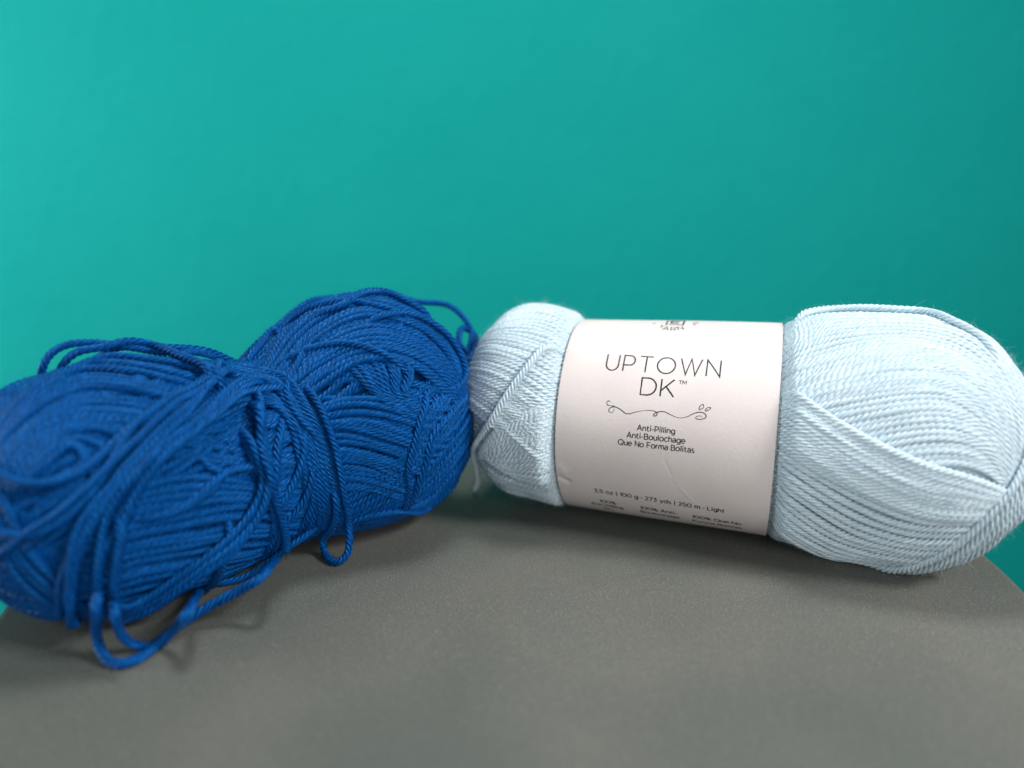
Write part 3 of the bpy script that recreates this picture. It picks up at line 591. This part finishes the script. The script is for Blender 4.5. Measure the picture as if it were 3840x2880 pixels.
wb.lay(G['bx'], **ks)
f([G['dh0'], G['dh1']], 3, wander=.0006, ext=(4, 6), sink=(5, 5), tight=7, hmax=.008, lift=.0006)
for k in ('bo', 'bo2'): wb.lay(G[k], lift=lambda u: .0012*np.sin(np.pi*u), **ks)
blue = thing('yarn_skein', 'royal blue unlabelled yarn skein with messy loose loops', 'yarn skein', tuple(BLUE.o), BLUE.yaw)
V, F = body_mesh(BLUE, .0006); mesh('yarn_core', V, F, m_blue, blue, attr=V*400)
runs = wb.runs()
add_strands('yarn_windings', runs, R1, .0070, 6, m_blue, blue)
for i, k in enumerate(('loop_waist', 'loop_front', 'loop_front2', 'loop_left', 'loop_left2', 'strand_top', 'strand_top2', 'bump_left')):
    loose(wb, k, 'yarn_loop', m_blue, blue, R1*(1.05 if 'front' not in k else 1.12), .0070, 40 + i)
V, F = fuzz_arrays(runs + LOOSE[blue.name], R1, 26000, 4, (.0012, .0042), .000020)
fz = mesh('yarn_fuzz', V, F, m_blue, blue, attr=V*0); fz['kind'] = 'stuff'

# ---------------------------------------------------------------- paper label band
def label_point(x, arc, lift=0.0):
    """x along the skein, arc = distance up round the band from its front, both in metres (arrays)."""
    x = np.asarray(x, float); arc = np.asarray(arc, float)
    ph = arc/.03305; R = RL(x) + lift
    # the band is pushed out of round by the yarn beneath, a little, and creased
    e = .00022*np.sin(3*ph + 1.0 + x*30) + .00016*np.sin(5*ph - x*70)
    def crease(ax, aa, bx, ba, depth, width):
        ux, ua = bx - ax, ba - aa; n = math.hypot(ux, ua); ux /= n; ua /= n
        t = (x - ax)*ux + (arc - aa)*ua; d = (x - ax)*ua - (arc - aa)*ux
        return depth*np.exp(-(d/width)**2)*np.clip(np.minimum(t, n - t)/(.25*n) , 0, 1)
    e = e + crease(.0012, -.0015, .0045, -.0088, -.00006, .0004) + crease(.0040, -.0085, .0120, -.0185, .00008, .0005)
    e = e + crease(.0030, -.0085, .0070, -.0120, -.00007, .0004)
    e = e + crease(-.0325, -.0135, -.0270, -.0165, -.0004, .0011) + crease(-.0320, -.0085, -.0285, -.0125, .0002, .0016)
    R = R + e + lift*0
    zc = .0364 - x*.004
    y = -R*np.cos(ph); z = zc + R*np.sin(ph)
    return np.stack([x, y, np.where(z < TABLE_Z + .0007, TABLE_Z + .0003 + lift + .0004*np.exp((z - TABLE_Z - .0007)/.0004), z)], -1)


def label_grid(x0, x1, lift, nx=260, na=720):
    xs = np.linspace(x0, x1, nx); ar = np.linspace(-math.pi*.03305, math.pi*.03305, na, endpoint=False)
    X, A = np.meshgrid(xs, ar, indexing='ij')
    return label_point(X.ravel(), A.ravel(), lift), nx, na


Vo, nx, na = label_grid(-.0319, .0319, 0); Vi, _, _ = label_grid(-.0319, .0319, -.00022)
F = []
i = np.arange(na); j = (i + 1) % na
for k in range(nx - 1):
    F.append(np.stack([k*na + i, (k + 1)*na + i, (k + 1)*na + j, k*na + j], 1)[:, ::-1])
    F.append(np.stack([k*na + i, (k + 1)*na + i, (k + 1)*na + j, k*na + j], 1) + nx*na)
for k in (0, nx - 1):
    e = np.stack([k*na + i, k*na + j, k*na + j + nx*na, k*na + i + nx*na], 1); F.append(e if k else e[:, ::-1])
m_paper, nt, b = material('white_label_paper'); L = nt.links.new
tc = node(nt, 'ShaderNodeTexCoord')
n1 = node(nt, 'ShaderNodeTexNoise', Scale=900.0, Detail=3.0, Roughness=.6); L(tc.outputs['Object'], n1.inputs['Vector'])
n2 = node(nt, 'ShaderNodeTexNoise', Scale=60.0, Detail=2.0); L(tc.outputs['Object'], n2.inputs['Vector'])
L(ramp(nt, n2.outputs['Fac'], [(.3, (.72, .655, .64)), (.7, (.76, .70, .68))]), b.inputs['Base Color'])
bp = node(nt, 'ShaderNodeBump', Strength=.5, Distance=.00012); L(n1.outputs['Fac'], bp.inputs['Height']); L(bp.outputs[0], b.inputs['Normal'])
b.inputs['Roughness'].default_value = .6; b.inputs['Specular IOR Level'].default_value = .3
label = mesh('paper_label', np.vstack([Vo, Vi]), np.vstack(F), m_paper, light)


# ---- printing: letters drawn as strokes, laid on the paper
def arc(cx, cy, rx, ry, a0, a1, n=18):
    a = np.radians(np.linspace(a0, a1, n)); return [(cx + rx*math.cos(t), cy + ry*math.sin(t)) for t in a]
def dot(x, y, r=.07): return [(x - r, y), (x + r, y)]
XH = .73
n_arch = [[(0, 0), (0, XH)], [(0, .40)] + arc(.28, .42, .28, .31, 180, 0) + [(.56, 0)]]
GL = {
 'U': (.74, [[(0, 1), (0, .36)] + arc(.37, .36, .37, .36, 180, 360) + [(.74, 1)]]),
 'P': (.66, [[(0, 0), (0, 1), (.36, 1)] + arc(.36, .69, .30, .31, 90, -90) + [(0, .38)]]),
 'T': (.76, [[(0, 1), (.76, 1)], [(.38, 1), (.38, 0)]]),
 'O': (1.04, [arc(.52, .5, .52, .5, 0, 360, 48)]),
 'W': (1.22, [[(0, 1), (.34, 0), (.61, 1), (.88, 0), (1.22, 1)]]),
 'N': (.76, [[(0, 0), (0, 1), (.76, 0), (.76, 1)]]),
 'D': (.84, [[(0, 0), (0, 1), (.34, 1)] + arc(.34, .5, .5, .5, 90, -90) + [(0, 0)]]),
 'K': (.74, [[(0, 0), (0, 1)], [(.70, 1), (0, .30)], [(.27, .57), (.74, 0)]]),
 'M': (.86, [[(0, 0), (0, 1), (.43, .36), (.86, 1), (.86, 0)]]),
 'A': (.86, [[(0, 0), (.43, 1), (.86, 0)], [(.15, .32), (.71, .32)]]),
 'B': (.70, [[(0, .53), (0, 1), (.38, 1)] + arc(.38, .765, .24, .235, 90, -90) + [(0, .53)], [(.38, .53)] + arc(.42, .265, .27, .265, 90, -90) + [(0, 0), (0, .53)]]),
 'Q': (1.04, [arc(.52, .5, .52, .5, 0, 360, 40), [(.60, .27), (.98, -.06)]]),
 'F': (.64, [[(0, 0), (0, 1), (.64, 1)], [(0, .5), (.56, .5)]]),
 'E': (.64, [[(.64, 0), (0, 0), (0, 1), (.64, 1)], [(0, .5), (.56, .5)]]),
 'L': (.58, [[(0, 1), (0, 0), (.58, 0)]]),
 'Y': (.78, [[(0, 1), (.39, .42), (.78, 1)], [(.39, .42), (.39, 0)]]),
 'R': (.70, [[(0, 0), (0, 1), (.36, 1)] + arc(.36, .70, .29, .30, 90, -90) + [(0, .40)], [(.36, .40), (.69, 0)]]),
 'n': (.56, n_arch),
 'm': (.98, [[(0, 0), (0, XH)], [(0, .40)] + arc(.245, .45, .245, .28, 180, 0) + [(.49, 0)], [(.49, .45)] + arc(.735, .45, .245, .28, 180, 0) + [(.98, 0)]]),
 't': (.42, [[(.13, .95), (.13, .2)] + arc(.33, .2, .20, .19, 180, 275, 8) + [(.41, .03)], [(0, .68), (.41, .68)]]),
 'i': (.14, [[(.07, 0), (.07, XH)], dot(.07, .97)]),
 'l': (.14, [[(.07, 0), (.07, 1.04)]]),
 'g': (.66, [arc(.33, .37, .33, .35, 0, 360, 30), [(.66, XH), (.66, .0)] + arc(.35, -.02, .31, .25, 0, -150)]),
 'o': (.70, [arc(.35, .365, .35, .365, 0, 360, 32)]),
 'u': (.56, [[(0, XH), (0, .31)] + arc(.28, .30, .28, .30, 180, 360) + [(.56, XH)], [(.56, XH), (.56, 0)]]),
 'c': (.60, [arc(.35, .365, .35, .365, 42, 318, 26)]),
 'h': (.56, [[(0, 0), (0, 1.04)], [(0, .40)] + arc(.28, .42, .28, .31, 180, 0) + [(.56, 0)]]),
 'a': (.54, [[(.05, .64)] + arc(.28, .46, .26, .27, 112, 0, 10) + [(.54, 0)], arc(.27, .20, .27, .21, 0, 360, 26)]),
 'e': (.68, [[(0.0, .38), (.68, .38)] + arc(.34, .365, .34, .365, 3, 318, 30)]),
 'r': (.34, [[(0, 0), (0, XH)], [(0, .36)] + arc(.34, .36, .34, .35, 180, 92, 10)]),
 's': (.48, [arc(.25, .55, .21, .17, 42, 180, 10) + arc(.25, .55, .21, .17, 190, 260, 5) + arc(.25, .18, .23, .18, 75, -140, 16)]),
 'y': (.62, [[(0, XH), (.32, 0)], [(.62, XH), (.30, -.08), (.20, -.22), (.03, -.24)]]),
 'd': (.68, [arc(.34, .37, .34, .36, 0, 360, 30), [(.68, 0), (.68, 1.04)]]),
 'z': (.50, [[(0, .71), (.48, .71), (0, .02), (.50, .02)]]),
 'q': (.66, [arc(.33, .37, .33, .35, 0, 360, 30), [(.66, XH), (.66, -.26)]]),
 '0': (.84, [arc(.42, .5, .42, .5, 0, 360, 40)]),
 '1': (.20, [[(0, .86), (.2, .98), (.2, 0)]]),
 '2': (.62, [arc(.31, .70, .28, .30, 165, -25, 14) + [(.02, 0), (.64, 0)]]),
 '3': (.62, [[(.04, 1), (.58, 1), (.29, .61)] + arc(.30, .30, .32, .31, 88, -145, 18)]),
 '5': (.64, [[(.57, 1), (.12, 1), (.08, .56)] + arc(.29, .32, .34, .32, 120, -140, 20)]),
 '7': (.62, [[(0, 1), (.62, 1), (.19, 0)]]),
 '.': (.12, [dot(.06, .06, .06)]), '|': (.14, [[(.07, -.22), (.07, 1.1)]]), '•': (.10, [dot(.05, .45, .10)]),
 '-': (.34, [[(0, .36), (.34, .36)]]), '%': (.92, [arc(.19, .76, .19, .22, 0, 360, 18), arc(.73, .22, .19, .22, 0, 360, 18), [(.74, 1), (.18, 0)]]),
}


class Ink:
    """Collects stroke ribbons in label coordinates (metres)."""
    def __init__(s): s.V = []; s.F = []; s.n = 0
    def stroke(s, pts, w, taper=None):
        P = np.array(pts, float)
        keep = np.r_[True, np.linalg.norm(np.diff(P, axis=0), axis=1) > 1e-7]; P = P[keep]
        if len(P) < 2: return
        T = np.diff(P, axis=0); T /= np.linalg.norm(T, axis=1, keepdims=True)
        N = np.stack([-T[:, 1], T[:, 0]], 1); M = np.zeros_like(P); M[0] = N[0]; M[-1] = N[-1]
        if len(P) > 2:
            a = N[:-1] + N[1:]; a /= np.linalg.norm(a, axis=1, keepdims=True) + 1e-9
            M[1:-1] = a/np.maximum(np.sum(a*N[:-1], 1, keepdims=True), .33)
        if np.linalg.norm(P[0] - P[-1]) < 1e-6:
            a = N[0] + N[-1]; a /= np.linalg.norm(a) + 1e-9; M[0] = M[-1] = a
        ww = w*.5*(np.ones(len(P)) if taper is None else taper(np.linspace(0, 1, len(P))))[:, None]
        # subdivide long straight pieces so that they follow the curve of the paper
        Lf, Rt = P + M*ww, P - M*ww; A = [Lf[0]]; B = [Rt[0]]
        for k in range(len(P) - 1):
            m = max(1, int(np.linalg.norm(P[k + 1] - P[k])/.0006))
            for q in range(1, m + 1):
                A.append(Lf[k] + (Lf[k + 1] - Lf[k])*q/m); B.append(Rt[k] + (Rt[k + 1] - Rt[k])*q/m)
        m = len(A); s.V += [np.array(A), np.array(B)]; i = np.arange(m - 1)
        s.F.append(np.stack([i, i + m, i + m + 1, i + 1], 1) + s.n); s.n += 2*m
    def text(s, txt, x0, x1, base, cap, weight, gap=.2, space=.42):
        wd = sum((space if c == ' ' else GL[c][0] + gap) for c in txt) - gap
        k = (x1 - x0)/wd; x = x0
        for c in txt:
            if c == ' ': x += space*k; continue
            w_, st = GL[c]
            for q in st:
                fat = 1.9 if (c in '.•' or (c == 'i' and q[0][1] > .9)) else 1.0
                s.stroke([(x + a*k, base + b_*cap) for a, b_ in q], weight*fat)
            x += (w_ + gap)*k
    def build(s, name, mat, parent, lift=.00005):
        P = np.vstack(s.V); V = label_point(P[:, 0], P[:, 1], lift)
        return mesh(name, V, np.vstack(s.F), mat, parent, smooth=False)


mm = .001
m_ink, nt, b = material('dark_grey_print'); b.inputs['Base Color'].default_value = (.020, .019, .024, 1); b.inputs['Roughness'].default_value = .6
m_red, nt, b = material('red_print'); b.inputs['Base Color'].default_value = (.65, .12, .12, 1); b.inputs['Roughness'].default_value = .6
k = Ink()
k.text('UPTOWN', -18.4*mm, 15.2*mm, 23.8*mm, 5.8*mm, .42*mm, gap=.30)
k.text('DK', -6.9*mm, 2.8*mm, 16.5*mm, 5.4*mm, .45*mm, gap=.27)
k.text('TM', 3.9*mm, 6.0*mm, 20.6*mm, 1.15*mm, .18*mm, gap=.22)
k.build('lettering', m_ink, label)
k = Ink()
k.text('Anti-Pilling', -6.8*mm, 4.1*mm, 5.95*mm, 1.55*mm, .25*mm, gap=.22)
k.text('Anti-Boulochage', -9.7*mm, 7.2*mm, 3.45*mm, 1.6*mm, .25*mm, gap=.22)
k.text('Que No Forma Bolitas', -12.2*mm, 9.9*mm, 1.0*mm, 1.6*mm, .25*mm, gap=.22, space=.5)
k.text('3.5 oz | 100 g • 273 yds | 250 m • Light', -20.2*mm, 19.4*mm, -19.3*mm, 1.75*mm, .29*mm, gap=.26, space=.5)
k.text('100%', -19.0*mm, -13.9*mm, -25.5*mm, 1.75*mm, .29*mm)
k.text('Anti-Pilling', -22.2*mm, -11.9*mm, -28.5*mm, 1.75*mm, .29*mm)
k.text('an', -18.6*mm, -15.4*mm, -31.4*mm, 1.75*mm, .22*mm)
k.text('100% Anti-', -6.0*mm, 5.3*mm, -25.4*mm, 1.75*mm, .29*mm)
k.text('Boulochage', -6.1*mm, 6.0*mm, -28.6*mm, 1.75*mm, .29*mm)
k.text('100% Que No', 10.1*mm, 24.4*mm, -25.6*mm, 1.75*mm, .29*mm)
k.text('Forma Bolitas', 10.1*mm, 24.7*mm, -29.3*mm, 1.75*mm, .29*mm)
k.build('lettering', m_ink, label)
k = Ink()
fl = lambda s_: catmull(np.array([(a, b_, 0) for a, b_ in s_])*mm, .00012)[:, :2]
pen = lambda u: .55 + .75*np.abs(np.sin(u*9.5))
ORN = [[(-15.5, 13.6), (-15.9, 13.8), (-16.5, 13.5), (-16.5, 12.9), (-15.8, 12.4), (-13.9, 12.4)],
 [(-14.2, 11.6), (-14.2, 10.9), (-14.8, 10.4), (-15.6, 10.6), (-15.6, 11.5), (-14.8, 12.0), (-13.7, 12.1), (-12.2, 11.5), (-10.6, 10.5), (-9.2, 10.6), (-7.0, 11.4), (-4.8, 11.9), (-2.8, 12.0), (-1.5, 11.6), (-1.4, 10.9), (-2.0, 10.5), (-2.4, 10.8), (-1.9, 11.4), (-0.8, 11.9), (0.8, 12.0), (2.3, 11.4), (4.0, 10.8), (5.7, 10.7), (7.3, 11.2), (9.1, 12.3), (10.9, 12.8), (12.3, 12.3), (12.4, 11.4), (11.1, 10.8), (9.9, 10.8), (9.7, 11.3), (10.5, 11.7), (11.3, 11.7), (11.2, 11.4)],
 [(10.4, 13.3), (10.5, 14.4), (11.1, 15.0), (11.6, 14.8), (11.4, 14.0), (10.6, 13.4)],
 [(12.0, 13.3), (12.6, 14.2), (13.5, 14.3), (13.4, 13.9), (12.5, 13.3), (12.1, 13.3)]]
for q in ORN: k.stroke(fl(q), .19*mm, pen)
k.build('ornament', m_ink, label)
k = Ink()
def tilted(c, cx, cy, ang, cap, weight):
    w_, st = GL[c]; ca, sa = math.cos(ang), math.sin(ang)
    for q in st: k.stroke([(cx + ((a - w_/2)*ca - b_*sa)*cap*.8, cy + ((a - w_/2)*sa + b_*ca)*cap) for a, b_ in q], weight)
tilted('Y', -4.7*mm, 45.0*mm, -.42, 2.6*mm, .26*mm); tilted('A', -3.0*mm, 43.4*mm, -.16, 2.6*mm, .26*mm)
tilted('R', -.45*mm, 43.2*mm, .10, 2.6*mm, .26*mm); tilted('N', 1.9*mm, 44.2*mm, .40, 2.6*mm, .26*mm)
k.stroke([(-3.3*mm, 48.2*mm), (2.0*mm, 48.2*mm), (2.0*mm, 54*mm), (-3.3*mm, 54*mm), (-3.3*mm, 48.2*mm)], .55*mm)
k.text('E', -1.9*mm, .7*mm, 49.7*mm, 3.2*mm, .6*mm)
k.stroke([(-7.5*mm, 48.9*mm), (-6.7*mm, 48.9*mm)], .6*mm); k.stroke([(5.1*mm, 48.9*mm), (5.9*mm, 48.9*mm)], .6*mm)
k.build('emblem', m_ink, label)
k = Ink()
k.stroke([(4.6*mm, 50.8*mm), (5.6*mm, 50.4*mm), (6.6*mm, 50.9*mm)], .5*mm); k.stroke([(5.0*mm, 51.8*mm), (6.4*mm, 52.0*mm)], .5*mm)
k.build('red_emblem', m_red, label)
